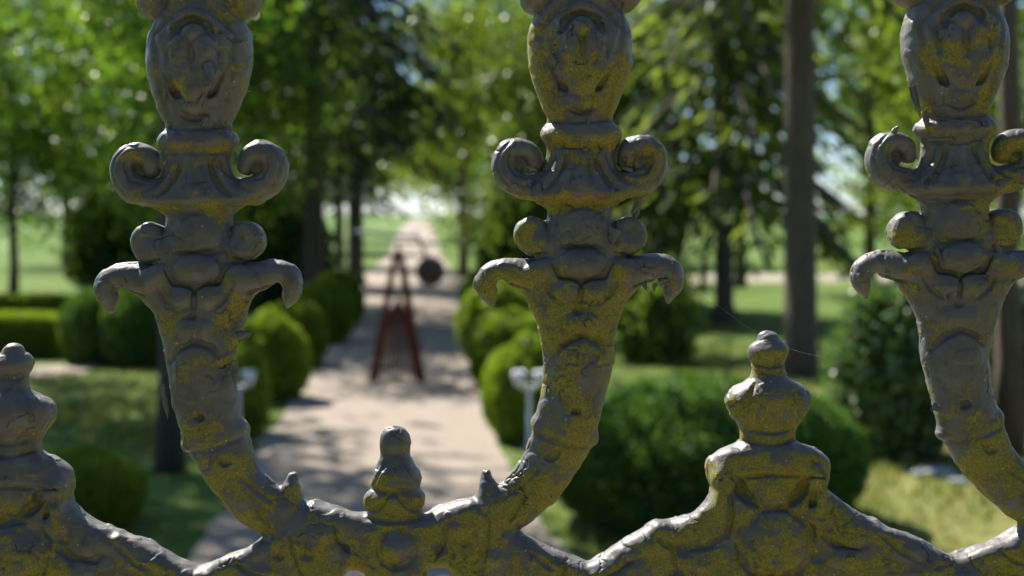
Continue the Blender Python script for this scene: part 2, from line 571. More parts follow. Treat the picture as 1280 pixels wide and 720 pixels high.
    groove([(cu - 24, 315), (cu, 318), (cu + 24, 315)], 3.5, 5, 4)
    for s in (-1, 1):
        groove(X(s, [(43, 284), (40, 300), (45, 318)]), 2.5, 2.5)
        groove(X(s, [(42, 322), (58, 326), (76, 325)]), 3, 5)
        bump(cu + s * 51, 344, 22, 13, 6, B, 4, .35 * s)
        groove(X(s, [(66, 366), (84, 360), (97, 356), (104, 363)]), 4, 6)
    bump(cu + 2, 336, 32, 20, 13, tagn + ':boss', 1.5)
    groove([(cu - 36, 336), (cu - 25, 353), (cu, 359), (cu + 27, 353), (cu + 38, 336)], 4, 7, 2)
    for s in (-1, 1):
        bump(cu + s * 17, 370, 17, 14, 6, B, 4)
        groove(X(s, [(44, 360), (36, 374), (22, 386)]), 3.5, 4)
        bump(cu + s * 11, 409, 12, 12, 5, B, 4)
    groove([(cu, 361), (cu - 1, 376), (cu - 2, 390)], 2.8, 4)
    pit(cu - 3, 394, 6, 5)
    groove([(cu - 32, 450), (cu - 22, 436), (cu, 428), (cu + 20, 434), (cu + 28, 444)], 5.5, 6.5, 4)
    bump(cu + 1, 464, 24, 34, 4, B, 8)
    pit(cu + mi * 6, 518, 7, 6)
    groove(M([(-18, 567), (20, 558), (54, 546)]), 4, 3, 4)
    groove(M([(26, 566), (36, 576), (44, 574)]), 4, 5)
    groove(M([(70, 612), (80, 640), (96, 668)]), 3, 3)
    groove(M([(52, 590), (70, 606), (92, 622)]), 2.5, 2.5)
    chain(M([(114, 632, 17), (115, 612, 11), (116.5, 598, 5.5)]), tagn + ':spur', 7, 1.3)


lab('rail')
# ---- rail : area between a top line and a bottom line, rounded in depth
TOP = [(94, 627), (106, 637), (125, 649), (145, 661), (151, 660), (160, 667), (200, 687), (247, 709), (262, 705), (307, 686), (335, 668), (365, 640),
       (393, 626), (427, 640), (455, 648), (533, 649), (557, 637), (591, 627), (618, 640), (643, 668), (657, 676), (690, 692), (733, 711), (745, 706),
       (760, 698), (805, 671), (820, 661), (837, 662), (867, 649), (884, 632), (896, 616), (1024, 616), (1038, 627)]
BOT = [(94, 744), (200, 744), (380, 744), (425, 728), (437, 716), (458, 716), (470, 735), (520, 735), (530, 713), (558, 712), (575, 730), (610, 744), (1038, 744)]


def lin(u, T):
    return np.interp((u - 94) % PER + 94, [t[0] for t in T], [t[1] for t in T])


def rail_fn(U, V, Z):
    uu = U.ravel()
    t = np.zeros_like(uu, dtype=float); b = np.zeros_like(t); s = np.zeros_like(t)
    for o, w in ((-3, .25), (0, .5), (3, .25)):
        t += w * lin(uu + o, TOP); b += w * lin(uu + o, BOT)
    s = np.abs(lin(uu + 5, TOP) - lin(uu - 5, TOP)) / 10
    cs = 1 / np.sqrt(1 + s * s)
    t = t.reshape(U.shape); b = b.reshape(U.shape); cs = cs.reshape(U.shape)
    d2 = np.maximum((t - V) * cs, V - b)
    hd, r = 25.0, 17.0
    q = np.sqrt(np.maximum(d2 + r, 0) ** 2 + np.maximum(np.abs(Z) - hd + r, 0) ** 2) + np.minimum(np.maximum(d2 + r, np.abs(Z) - hd + r), 0) - r
    return q


apply(rail_fn, (U0, U0 + PER, 600, 748), 'rail', 4, False, (0.0,))      # periodic by itself

baluster(249.0, 1, 'a')
baluster(725.0, -1, 'b')

# ---- tall finial
fc = 960.0
ell((fc, 450, 0), (25.5, 11.5, 22), 'finial:knob', 3)
profile(fc, [(440, 18, 15), (450, 22, 18), (458, 22.5, 19), (464, 20.5, 17), (471, 20, 16), (481, 22, 18), (487, 29, 22), (495.5, 45, 28), (503, 52, 32), (510, 54.5, 33),
             (519, 53, 32), (528, 48, 29), (540, 38.5, 25), (550, 34.5, 22), (560, 34, 23), (566, 42, 26), (572, 58, 29), (580, 70, 31), (588, 76, 32), (595, 77, 32), (602, 73, 30),
             (610, 67, 27), (622, 66, 26), (650, 72, 26), (740, 78, 26)], 'finial', 6, 2.4)
ell((fc, 436, 0), (13, 9.5, 13), 'finial:knob', 5)
for s in (-1, 1):
    ell((fc + s * 56, 606, 12), (18, 20, 20), 'finial', 5)
    ell((fc + s * 62, 634, 20), (10, 24, 14), 'finial', 5)
groove([(fc - 66, 604), (fc, 600), (fc + 66, 604)], 3.5, 4)
bump(fc, 616, 20, 15, 6, 'finial', 4)
for s in (-1, 1):
    groove([(fc + s * 42, 606), (fc + s * 36, 622), (fc + s * 16, 642)], 8, 10)
    groove([(fc + s * 52, 622), (fc + s * 50, 650), (fc + s * 54, 676)], 4, 6)
    groove([(fc + s * 20, 488), (fc + s * 30, 504), (fc + s * 34, 528)], 3, 3)
    groove([(fc + s * 62, 676), (fc + s * 84, 690), (fc + s * 110, 694)], 6, 6)
    bump(fc + s * 88, 706, 22, 12, 5, 'rail', 4)
groove([(fc - 30, 545), (fc, 549), (fc + 30, 545)], 3, 3)
groove([(fc - 32, 560), (fc, 563), (fc + 32, 560)], 3, 3)
groove([(fc - 18, 466), (fc, 468), (fc + 18, 466)], 2.5, 3)
bump(fc + 5, 686, 41, 41, 11, 'finial:boss', 5)
groove([(fc + 5 + 45 * math.cos(i * math.pi / 8), 686 + 45 * math.sin(i * math.pi / 8)) for i in range(17)], 5, 4.5, 4)
# ---- small bud finial between the two balusters
bc = 494.0
profile(bc, [(536, 5, 5), (540, 12, 11), (550, 17.5, 15), (559, 18.5, 16), (566, 17.5, 15), (571, 18, 15), (580, 22, 18), (596, 28.5, 21), (606, 30.5, 22), (611, 30, 21), (614, 30, 22), (625, 37, 25),
             (633, 37, 25), (641, 33, 24), (652, 36, 25), (735, 40, 25)], 'bud', 6, 2.2)
for s in (-1, 1):
    bump(bc + s * 12, 600, 11, 16, 4, 'bud', 4)
    groove([(bc + s * 6, 574), (bc + s * 17, 590), (bc + s * 26, 606)], 3, 4)
    groove([(bc + s * 4, 618), (bc + s * 18, 634), (bc + s * 30, 640)], 3, 4)
groove([(bc - 9, 569), (bc, 570), (bc + 9, 569)], 2.5, 2)
groove([(bc - 20, 613), (bc, 615), (bc + 20, 613)], 3, 2.5, 4)
groove([(bc - 34, 648), (bc, 651), (bc + 34, 648)], 3.5, 4)
bump(bc + 4, 684, 17, 16, 7, 'bud', 4)
groove([(bc + 4 + 23 * math.cos(i * math.pi / 8), 684 + 23 * math.sin(i * math.pi / 8)) for i in range(17)], 4, 3.5, 4)
# casting marks, pits and swellings along the rail
for (pu, pv, pr) in [(432, 682, 7), (386, 690, 9), (584, 678, 8), (548, 682, 7), (352, 690, 8), (700, 722, 9), (220, 715, 8), (130, 690, 7), (790, 705, 9), (850, 690, 12), (1030, 670, 6), (840, 718, 8)]:
    pit(pu, pv, pr, pr * .55, 4)
for (pu, pv, ru, rv) in [(408, 664, 18, 10), (570, 662, 20, 9), (330, 712, 20, 10), (620, 700, 16, 10), (180, 700, 22, 9), (260, 730, 20, 8), (760, 724, 24, 9), (815, 690, 18, 12), (118, 676, 14, 14), (690, 712, 14, 7), (1020, 650, 14, 14)]:
    bump(pu, pv, ru, rv, 4, 'rail', 5)
for P_ in [[(366, 664), (372, 690), (380, 712)], [(612, 650), (610, 680), (604, 708)], [(150, 676), (175, 696), (205, 714)], [(740, 726), (770, 716), (800, 700)], [(820, 676), (838, 690), (842, 712)],
           [(420, 652), (424, 672), (440, 690)], [(560, 652), (556, 676), (546, 698)], [(660, 690), (684, 708), (700, 716)], [(300, 700), (318, 712), (340, 716)]]:
    groove(P_, 3, 4)


# ---- surface nets on the periodic field
def surface_nets():
    G = np.concatenate([F[:, :, :0:-1], F], axis=2)
    Lf = np.concatenate([LB[:, :, :0:-1], LB], axis=2)
    G = np.concatenate([G, G[:1]], axis=0)
    nz = G.shape[2]
    I = G < 0
    cnt = np.zeros((NU, NV - 1, nz - 1), np.uint8)
    for a in (0, 1):
        for b in (0, 1):
            for c in (0, 1):
                cnt += I[a:a + NU, b:b + NV - 1, c:c + nz - 1]
    act = np.argwhere((cnt > 0) & (cnt < 8))
    del cnt
    ci, cj, ck = act.T
    acc = np.zeros((len(act), 3)); n = np.zeros(len(act))
    corners = [(a, b, c) for a in (0, 1) for b in (0, 1) for c in (0, 1)]
    val = {q: G[ci + q[0], cj + q[1], ck + q[2]] for q in corners}
    for p in corners:
        for ax in range(3):
            if p[ax] == 1: continue
            q = list(p); q[ax] = 1; q = tuple(q)
            f0, f1 = val[p], val[q]
            m = (f0 < 0) != (f1 < 0)
            t = f0[m] / (f0[m] - f1[m])
            pt = np.tile(np.array(p, float), (m.sum(), 1)); pt[:, ax] += t
            acc[m] += pt; n[m] += 1
    loc = act + acc / n[:, None]
    idx = np.full((NU, NV - 1, nz - 1), -1, np.int32)
    idx[ci, cj, ck] = np.arange(len(act))
    P = np.stack([U0 + H * loc[:, 0], VA + H * loc[:, 1], H * (loc[:, 2] - (NZH - 1))], 1)
    labs = Lf[ci, cj, ck]
    Qs, Os = [], []

    def emit(cells, flip):
        v = []; o = []
        for (i, j, k) in cells:
            oo = np.where(i < 0, -1, 0)
            v.append(idx[np.where(i < 0, i + NU, i), j, k]); o.append(oo)
        v = np.stack(v, 1); o = np.stack(o, 1)
        v[flip] = v[flip][:, ::-1]; o[flip] = o[flip][:, ::-1]
        Qs.append(v); Os.append(o)
    # u edges
    e = np.argwhere(I[:-1, 1:-1, 1:-1] != I[1:, 1:-1, 1:-1]); i, j, k = e[:, 0], e[:, 1] + 1, e[:, 2] + 1
    fl = I[i, j, k]
    emit([(i, j - 1, k - 1), (i, j - 1, k), (i, j, k), (i, j, k - 1)], fl)
    e = np.argwhere(I[:-1, :-1, 1:-1] != I[:-1, 1:, 1:-1]); i, j, k = e[:, 0], e[:, 1], e[:, 2] + 1
    fl = I[i, j, k]
    emit([(i - 1, j, k - 1), (i, j, k - 1), (i, j, k), (i - 1, j, k)], fl)
    e = np.argwhere(I[:-1, 1:-1, :-1] != I[:-1, 1:-1, 1:]); i, j, k = e[:, 0], e[:, 1] + 1, e[:, 2]
    fl = I[i, j, k]
    emit([(i - 1, j - 1, k), (i - 1, j, k), (i, j, k), (i, j - 1, k)], fl)
    return P, labs, np.concatenate(Qs), np.concatenate(Os)


def vnoise(p, seed):
    """smooth value noise in [-1,1] ; p (n,3)"""
    i = np.floor(p).astype(np.int64); f = p - i
    f = f * f * f * (f * (f * 6 - 15) + 10)
    out = np.zeros(len(p))
    for a in (0, 1):
        for b in (0, 1):
            for c in (0, 1):
                h = ((i[:, 0] + a) * 73856093) ^ ((i[:, 1] + b) * 19349663) ^ ((i[:, 2] + c) * 83492791) ^ (seed * 2654435761)
                h = (h ^ (h >> 13)) * 1274126177 & 0x7fffffff
                h = (h ^ (h >> 16)) & 0xffff
                w = (f[:, 0] if a else 1 - f[:, 0]) * (f[:, 1] if b else 1 - f[:, 1]) * (f[:, 2] if c else 1 - f[:, 2])
                out += w * (h / 32767.5 - 1)
    return out


def vert_normals(V, Q):
    a = V[Q[:, 2]] - V[Q[:, 0]]; b = V[Q[:, 3]] - V[Q[:, 1]]
    n = np.cross(a, b)
    N = np.zeros_like(V)
    for c in range(4):
        for ax in range(3):
            N[:, ax] += np.bincount(Q[:, c], weights=n[:, ax], minlength=len(V))
    return N / np.maximum(np.linalg.norm(N, axis=1, keepdims=True), 1e-9)


P, labs, Q0, O0 = surface_nets()
del F, LB, BEST
NP = len(P)
CELLS = (-1, 0, 1)
PV = np.concatenate([P + [PER * c, 0, 0] for c in CELLS])
VL = np.concatenate([labs + 100 * n for n, c in enumerate(CELLS)])
QQ = []
for n, c in enumerate(CELLS):
    q = Q0 + (O0 + n) * NP
    if n == 0: q = q[(O0 >= 0).all(1)]
    QQ.append(q)
QQ = np.concatenate(QQ)
# light relaxation removes the grid stair feel
for it in range(1):
    A = np.zeros_like(PV); W = np.zeros(len(PV))
    for c in range(4):
        for d in (1, 3):
            s = QQ[:, c]; t = QQ[:, (c + d) % 4]
            for ax in range(3): A[:, ax] += np.bincount(s, weights=PV[t, ax], minlength=len(PV))
            W += np.bincount(s, minlength=len(PV))
    PV = PV + .5 * (A / np.maximum(W, 1)[:, None] - PV) * (W > 0)[:, None]
vi0 = PV[:, 1]
# hand-cast unevenness and thick old paint
N0 = vert_normals(PV, QQ)
if (np.sign(PV[:, 2]) * N0[:, 2]).mean() < 0:
    QQ = np.ascontiguousarray(QQ[:, ::-1]); N0 = -N0
disp = (1.8 + 1.2 * np.clip((vi0 - 600) / 40, 0, 1)) * vnoise(PV / 46, 3) + (1.0 + 1.0 * np.clip((vi0 - 600) / 40, 0, 1)) * vnoise(PV / 20, 5) + .55 * vnoise(PV / 9, 9) + .12 * vnoise(PV / 4.6, 11)
rdg = 1 - np.abs(vnoise(PV / 24 + 5.3, 21) + .35 * vnoise(PV / 9, 23))
disp += -2.4 * np.clip((rdg - .94) / .06, 0, 1) * np.clip((vnoise(PV / 50, 27) - .22) / .1, 0, 1)        # wrinkles / splits in the paint
lifted = np.clip((vnoise(PV / 17, 31) - .28) / .06, 0, 1)
disp += 1.0 * lifted                                                               # lifted paint layers with an edge
PV = PV + N0 * disp[:, None]
# moss amount (a growth map, in photo pixels)
ui = PV[:, 0]; vi = PV[:, 1] - SH * (PV[:, 0] - 249)
moss = np.full(len(PV), .06)
moss = np.maximum(moss, .68 * np.clip((vi - 560) / 60, 0, 1))
fin = np.clip((100 - np.abs((ui - 16 + 472) % PER - 472)) / 30, 0, 1)
moss = np.where(ui > 500, np.maximum(moss, .70 * fin), moss)
moss = np.where((ui < 240) & (vi > 400), np.where(vi < 590, .08, np.minimum(moss, .12 + .4 * np.clip((vi - 600) / 60, 0, 1))), moss)
for (a, b, su, sv, am) in [
        (225, 390, 25, 40, .36), (300, 385, 18, 40, .42), (230, 560, 22, 30, .5), (318, 295, 18, 22, .42), (249, 262, 60, 9, .45), (249, 187, 50, 7, .38), (290, 600, 40, 40, .42),
        (180, 340, 14, 12, .25), (235, 110, 30, 14, .3),
        (676, 110, 20, 60, .72), (725, 98, 40, 20, .62), (770, 115, 18, 50, .62), (725, 180, 50, 8, .7), (803, 205, 20, 24, .75), (725, 257, 60, 10, .7), (662, 300, 18, 22, .62),
        (650, 350, 40, 26, .72), (695, 395, 40, 50, .62), (757, 380, 26, 60, .5), (720, 500, 36, 80, .52), (690, 600, 60, 50, .62), (725, 440, 30, 70, .42),
        (1225, 90, 16, 50, .6), (1180, 80, 20, 18, .45), (1258, 205, 24, 36, .62), (1240, 300, 26, 30, .52), (1128, 300, 16, 20, .45), (1190, 255, 60, 10, .4), (1245, 585, 45, 50, .75),
        (1150, 335, 40, 20, .42), (1240, 390, 16, 50, .4), (1190, 180, 50, 8, .36)]:
    moss = np.maximum(moss, 1.22 * am * np.exp(-((ui - a) / su) ** 2 / 2 - ((vi - b) / sv) ** 2 / 2) * 1.15)
# to world
WP = np.stack([(PV[:, 0] - 640) * S, YF - PV[:, 2] * S, CAMZ - (vi - VH) * S], 1)
QQ = np.ascontiguousarray(QQ[:, ::-1])          # the mapping to the world mirrors the winding
WN = vert_normals(WP, QQ)
print('NORMAL CHECK', (np.sign(PV[:, 2]) * -WN[:, 1]).mean())

moss -= .9 * np.clip((WN[:, 2] + .12 * vnoise(PV / 15, 41) - .22) / .40, 0, 1)

fence = empty('cast_iron_fence', (0, YF, 0))
tag(fence, 'weathered grey cast iron fence with mossy scrolled balusters and finials in the foreground', 'fence', kind='thing')


def fence_part(name, keys, parent, cells=None):
    """keys : list of (cell number, label)"""
    want = np.isin(VL, [100 * n + LABELS.index(l) for (n, l) in keys])
    q = QQ[want[QQ[:, 0]]]
    used = np.unique(q)
    mp = np.full(len(WP), -1, np.int64); mp[used] = np.arange(len(used))
    co = WP[used] - np.array([0, YF, 0])
    me = mesh_np(name, co, mp[q], True, WN[used])
    a = me.attributes.new('moss', 'FLOAT', 'POINT')
    a.data.foreach_set('value', moss[used].astype(np.float32))
    o = obj(name, me, IRON, parent)
    return o


def local(o, parent):  # parents sit at the fence origin, so no offset is needed
    o.parent = parent


rail = fence_part('rail', [(n, 'rail') for n in range(3)], fence)
for n, c in enumerate(CELLS):
    for t in ('a', 'b'):
        b = fence_part('baluster', [(n, t)], fence)
        fence_part('vase', [(n, t + ':vase')], b)
        for s in (-1, 1):
            fence_part('scroll', [(n, t + ':scroll%d' % s)], b)
            fence_part('lobe', [(n, t + ':lobe%d' % s)], b)
            fence_part('hook', [(n, t + ':hook%d' % s)], b)
        fence_part('boss', [(n, t + ':boss')], b)
        fence_part('spur', [(n, t + ':spur')], b)
    f = fence_part('finial', [(n, 'finial')], fence)
    fence_part('knob', [(n, 'finial:knob')], f)
    fence_part('boss', [(n, 'finial:boss')], f)
    fence_part('bud', [(n, 'bud')], fence)
def flake(parent, u, v, z, du, dv, dz, wid, curl):
    dz *= .5; curl *= .6; wid *= .9
    """a thin curled tongue of lifted paint, rooted at (u, v, z)"""
    n = 7; rr = random.Random(int(u * 7 + v)); V = []
    L = math.hypot(du, dv); px_, py_ = -dv / L, du / L
    for side in (0, 1):
        for i in range(n + 1):
            t = i / n
            w = wid * (1 - t ** 3.0) * (.75 + .5 * rr.random())
            for k in (-1, -.3, .4, 1):
                jz = z + dz * t + curl * t * t - side * 1.6 - .22 * wid * k * k
                V.append(((u + du * t + px_ * w * k * .5 - 640) * S, -jz * S, CAMZ - (v + dv * t + py_ * w * k * .5 - VH) * S))
    Fc = []
    m_ = 4 * (n + 1)
    for i in range(n):
        for k in range(3):
            a = i * 4 + k
            Fc.append((a, a + 1, a + 5, a + 4)); Fc.append((m_ + a, m_ + a + 4, m_ + a + 5, m_ + a + 1))
        for k in (0, 3):
            a = i * 4 + k
            Fc.append((a, a + 4, m_ + a + 4, m_ + a))
    o = obj('paint_flake', mesh_py('paint_flake', V, Fc), IRON, parent)
    return o


BAL = {}
for o in fence.children:
    if o.name.split('.')[0] == 'baluster':
        c_ = np.mean([vv.co.x for vv in list(o.data.vertices)[::50]]) / S + 640
        BAL[round(c_)] = o
BX = sorted(BAL)


def near(u): return BAL[min(BX, key=lambda b: abs(b - u))]


for (u, v, z, du, dv, dz, wid, curl) in [
        (300, 420, 22, 19, -6, 2, 14, 4), (297, 448, 24, 2, 34, 3, 10, 3), (266, 104, 50, 10, 4, 4, 16, 3), (268, 84, 51, 9, 24, 5, 15, 5), (258, 135, 42, 6, -14, 3, 8, 3), (263, 148, 30, -4, 14, 4, 8, 3),
        (213, 128, 33, 2, -16, 3, 5, 2), (277, 6, 26, 8, 22, 4, 14, 3), (222, 296, 28, 12, 4, 4, 8, 3), (200, 322, 22, 14, -6, 4, 7, 3), (282, 318, 30, 10, 8, 4, 8, 4),
        (206, 478, 18, 8, 44, 2, 8, 1), (273, 562, 27, -6, 18, 5, 9, 3),
        (801, 248, 14, -13, 20, 4, 12, 5), (795, 262, 12, -4, 14, 4, 9, 2), (742, 272, 30, 12, 14, 6, 20, 5), (768, 286, 26, -6, 20, 5, 16, 4), (802, 350, 12, 6, 14, 4, 6, 3), (822, 352, 16, 10, -3, 5, 10, 4), (818, 353, 14, -2, 11, 3, 6, 2),
        (735, 146, 30, -2, 14, 3, 6, 3), (697, 21, 42, 8, -7, 3, 5, 2), (749, 30, 45, 12, 8, 3, 5, 3), (712, 228, 36, 10, 6, 4, 10, 4), (683, 248, 16, -8, -2, 3, 12, 3), (790, 214, 14, -14, -4, 5, 6, 3),
        (1134, 110, 24, 10, 40, 3, 10, 2), (1150, 140, 22, 4, 30, 3, 8, 2), (1112, 168, 18, 6, -10, 4, 8, 3), (1162, 310, 30, 6, 18, 5, 10, 4), (1182, 360, 30, -6, 14, 4, 10, 4), (1224, 470, 16, -2, 28, 4, 12, 3),
        (1178, 442, 26, 10, 16, 4, 12, 4), (1160, 505, 20, 12, 6, 5, 10, 3), (1238, 305, 24, 6, 20, 5, 8, 4)]:
    flake(near(u), u, v, z, du, dv, dz, wid, curl)
# square posts carry the panel, below the picture
for c in CELLS:
    u = 960 + PER * c
    x = (u - 640) * S; r = 40 * S
    zt = CAMZ - (738 - SH * (u - 249) - VH) * S
    mb = MB()
    mb.lathe((x, 0, 0), [(r * 1.3, -.05), (r * 1.3, .04), (r * .8, .06), (r * .7, zt * .5), (r * .62, zt - .02), (r * .85, zt)], 16)
    mb.build('post', IRON, fence)

# ================================================================== LIGHT, SKY, CAMERA
sun_dir = Vector((-0.43, 0.60, 0.76)).normalized()
elev = math.asin(sun_dir.z)
w = bpy.data.worlds.new('World'); SC.world = w; w.use_nodes = True
wn = w.node_tree; bg = wn.nodes['Background']
sky = wn.nodes.new('ShaderNodeTexSky'); sky.sky_type = 'NISHITA'; sky.sun_disc = False
sky.sun_elevation = elev; sky.sun_rotation = math.atan2(sun_dir.x, sun_dir.y)
sky.air_density = 1.0; sky.dust_density = 0.2; sky.ozone_density = 2.5
gen = wn.nodes.new('ShaderNodeTexCoord'); sep_ = wn.nodes.new('ShaderNodeSeparateXYZ'); wn.links.new(gen.outputs['Generated'], sep_.inputs[0])
mr = wn.nodes.new('ShaderNodeMapRange'); mr.inputs[1].default_value = 0.0; mr.inputs[2].default_value = .45; wn.links.new(sep_.outputs[2], mr.inputs[0])
tr_ = wn.nodes.new('ShaderNodeValToRGB'); tr_.color_ramp.elements[0].color = (.78, .93, 1.25, 1); tr_.color_ramp.elements[1].color = (1, 1, 1, 1)
wn.links.new(mr.outputs[0], tr_.inputs[0])
mu = wn.nodes.new('ShaderNodeMix'); mu.data_type = 'RGBA'; mu.blend_type = 'MULTIPLY'; mu.inputs[0].default_value = 1
wn.links.new(sky.outputs[0], mu.inputs[6]); wn.links.new(tr_.outputs[0], mu.inputs[7])
wn.links.new(mu.outputs[2], bg.inputs[0]); bg.inputs[1].default_value = 0.062
sl = bpy.data.lights.new('sun', 'SUN'); sl.energy = 4.6; sl.angle = math.radians(.53); sl.color = (1, .95, .86)
so = bpy.data.objects.new('sun', sl); COL.objects.link(so)
so.rotation_euler = sun_dir.to_track_quat('Z', 'Y').to_euler(); so.location = (-10, 10, 30)

cam = bpy.data.cameras.new('camera'); co = bpy.data.objects.new('camera', cam); COL.objects.link(co)
co.location = (0, 0, CAMZ); co.rotation_euler = (math.radians(90), 0, 0)
cam.lens = 50; cam.sensor_width = 36; cam.shift_y = -(360 - VH) / 1280.0
cam.clip_start = .05; cam.clip_end = 3000
cam.dof.use_dof = True; cam.dof.focus_distance = YF - .010; cam.dof.aperture_fstop = 10.5; cam.dof.aperture_blades = 0
SC.camera = co
SC.view_settings.view_transform = 'Standard'; SC.view_settings.look = 'None'
SC.view_settings.gamma = 1; SC.view_settings.exposure = 1.4
cy = SC.cycles
cy.use_denoising = True; cy.max_bounces = 8; cy.diffuse_bounces = 4; cy.glossy_bounces = 2; cy.transmission_bounces = 4
cy.caustics_reflective = False; cy.caustics_refractive = False

# ================================================================== GROUND
def sheet(name, pts, z, mat):
    me = mesh_py(name, [(x, y, z) for x, y in pts], [tuple(range(len(pts)))], False)
    return tag(obj(name, me, mat), kind='structure')


def strip(name, rows, z, mat, nsub=6, jag=.09):
    """rows (Y, xl, xr)"""
    V = []; Fc = []
    r = random.Random(4)
    Y0, Y1 = rows[0][0], rows[-1][0]
    n = 700
    ys = [Y0 + (Y1 - Y0) * (i / n) ** 2.2 for i in range(n + 1)]
    def wig(y, q): return jag * float(vnoise(np.array([[y * 1.3, q, .5]]), 5)[0] + .6 * vnoise(np.array([[y * 4.1, q, .5]]), 6)[0])
    for y in ys:
        xl = np.interp(y, [a[0] for a in rows], [a[1] for a in rows]) + wig(y, 3.3)
        xr = np.interp(y, [a[0] for a in rows], [a[2] for a in rows]) + wig(y, 7.7)
        for k in range(nsub + 1):
            V.append((xl + (xr - xl) * k / nsub, y, z))
    for i in range(n):
        for k in range(nsub):
            a = i * (nsub + 1) + k
            Fc.append((a, a + 1, a + nsub + 2, a + nsub + 1))
    return tag(obj(name, mesh_py(name, V, Fc, False), mat), kind='structure')


LAWN = ground_material('lawn_turf'); GRAVEL = ground_material('gravel')
sheet('ground', [(-2500, -60), (2500, -60), (2500, 2500), (-2500, 2500)], 0, LAWN)
strip('garden_path', [(-6, -.8, 1.0), (7, -1.55, .3), (9.1, -1.78, .05), (10.4, -1.85, -.1), (14.6, -2.05, -.38), (20, -2.55, -.6), (39, -4.1, -1.5), (60, -5.2, -3.0), (140, -11.2, -7.6), (460, -33, -27)], .008, GRAVEL)
strip('cross_path', [(35.5, -9, 26), (40.5, -9, 26)], .004, GRAVEL, 10, .2)
strip('side_path', [(14.9, -14, -4.7), (16.0, -14, -4.5)], .004, GRAVEL, 6, .15)

# ================================================================== LEAVES
def leaf_quads(c, size, asp, r, up=None, flat=.0):
    """rhombus leaves at centres c (n,3)"""
    n = len(c)
    a = r.normal(size=(n, 3)); a /= np.linalg.norm(a, axis=1, keepdims=True)
    if up is not None:
        a = a * (1 - flat) + up * flat; a /= np.linalg.norm(a, axis=1, keepdims=True)
    b = r.normal(size=(n, 3)); b -= a * (a * b).sum(1, keepdims=True); b /= np.linalg.norm(b, axis=1, keepdims=True)
    s = size * r.uniform(.65, 1.3, (n, 1))
    a = a * s * .5; b = b * s * .5 * asp
    V = np.stack([c - a, c + b * 1.0 - a * .1, c + a, c - b * 1.0 - a * .1], 1).reshape(-1, 3)
    Q = np.arange(4 * n).reshape(n, 4)
    return V, Q


def crown_mesh(name, seed, R, zc, ncl, per, sig, size, asp=.62, gap=.0, nf=1.4, hollow=2.4, trunkpts=None):
    r = np.random.default_rng(seed)
    C = []
    while len(C) < ncl:
        d = r.normal(size=(400, 3)); d /= np.linalg.norm(d, axis=1, keepdims=True)
        p = d * r.uniform(0, 1, (400, 1)) ** (1 / hollow)
        p *= 1 + .22 * vnoise(d * 2.2 + seed, seed)[:, None]
        p = p * np.array(R) + np.array([0, 0, zc])
        keep = vnoise(p / nf + seed * 1.7, seed + 3) > gap - .25
        C.extend(p[keep].tolist())
    C = np.array(C[:ncl])
    k = np.repeat(np.arange(ncl), per)
    pts = C[k] + r.normal(size=(len(k), 3)) * sig * np.array([1, 1, .55])
    V, Q = leaf_quads(pts, size, asp, r)
    return mesh_np(name, V, Q, False), C


def trunk_mesh(name, seed, h, r0, C, nl=14, lean=0.0, z_first=None):
    rr = random.Random(seed)
    mb = MB()
    pts = []; rad = []
    n = 9
    for i in range(n + 1):
        t = i / n
        pts.append((lean * t + (rr.random() - .5) * r0 * .7 * (i > 0), (rr.random() - .5) * r0 * .7 * (i > 0), -.1 + (h + .1) * t))
        rad.append(r0 * (1.0 - .72 * t) * (1.35 if i == 0 else 1))
    mb.tube(pts, rad, 12, True, seed, .08)
    zs = [p[2] for p in pts]
    for j in range(min(nl, len(C))):
        c = C[rr.randrange(len(C))]
        z0 = max(h * .22, min(h * .95, c[2] - .35 * math.hypot(c[0], c[1]) - .2))
        if z_first: z0 = max(z0, z_first)
        bx = np.interp(z0, zs, [p[0] for p in pts]); by = np.interp(z0, zs, [p[1] for p in pts]); br = np.interp(z0, zs, rad)
        P0 = Vector((bx, by, z0)); P1 = Vector(c)
        m = P0.lerp(P1, .5) + Vector((0, 0, .12 * (P1 - P0).length))
        mb.tube([P0, m, P1], [br * .5, br * .28, br * .08], 6, True, j, .1)
    return mesh_py(name, mb.V, mb.F)


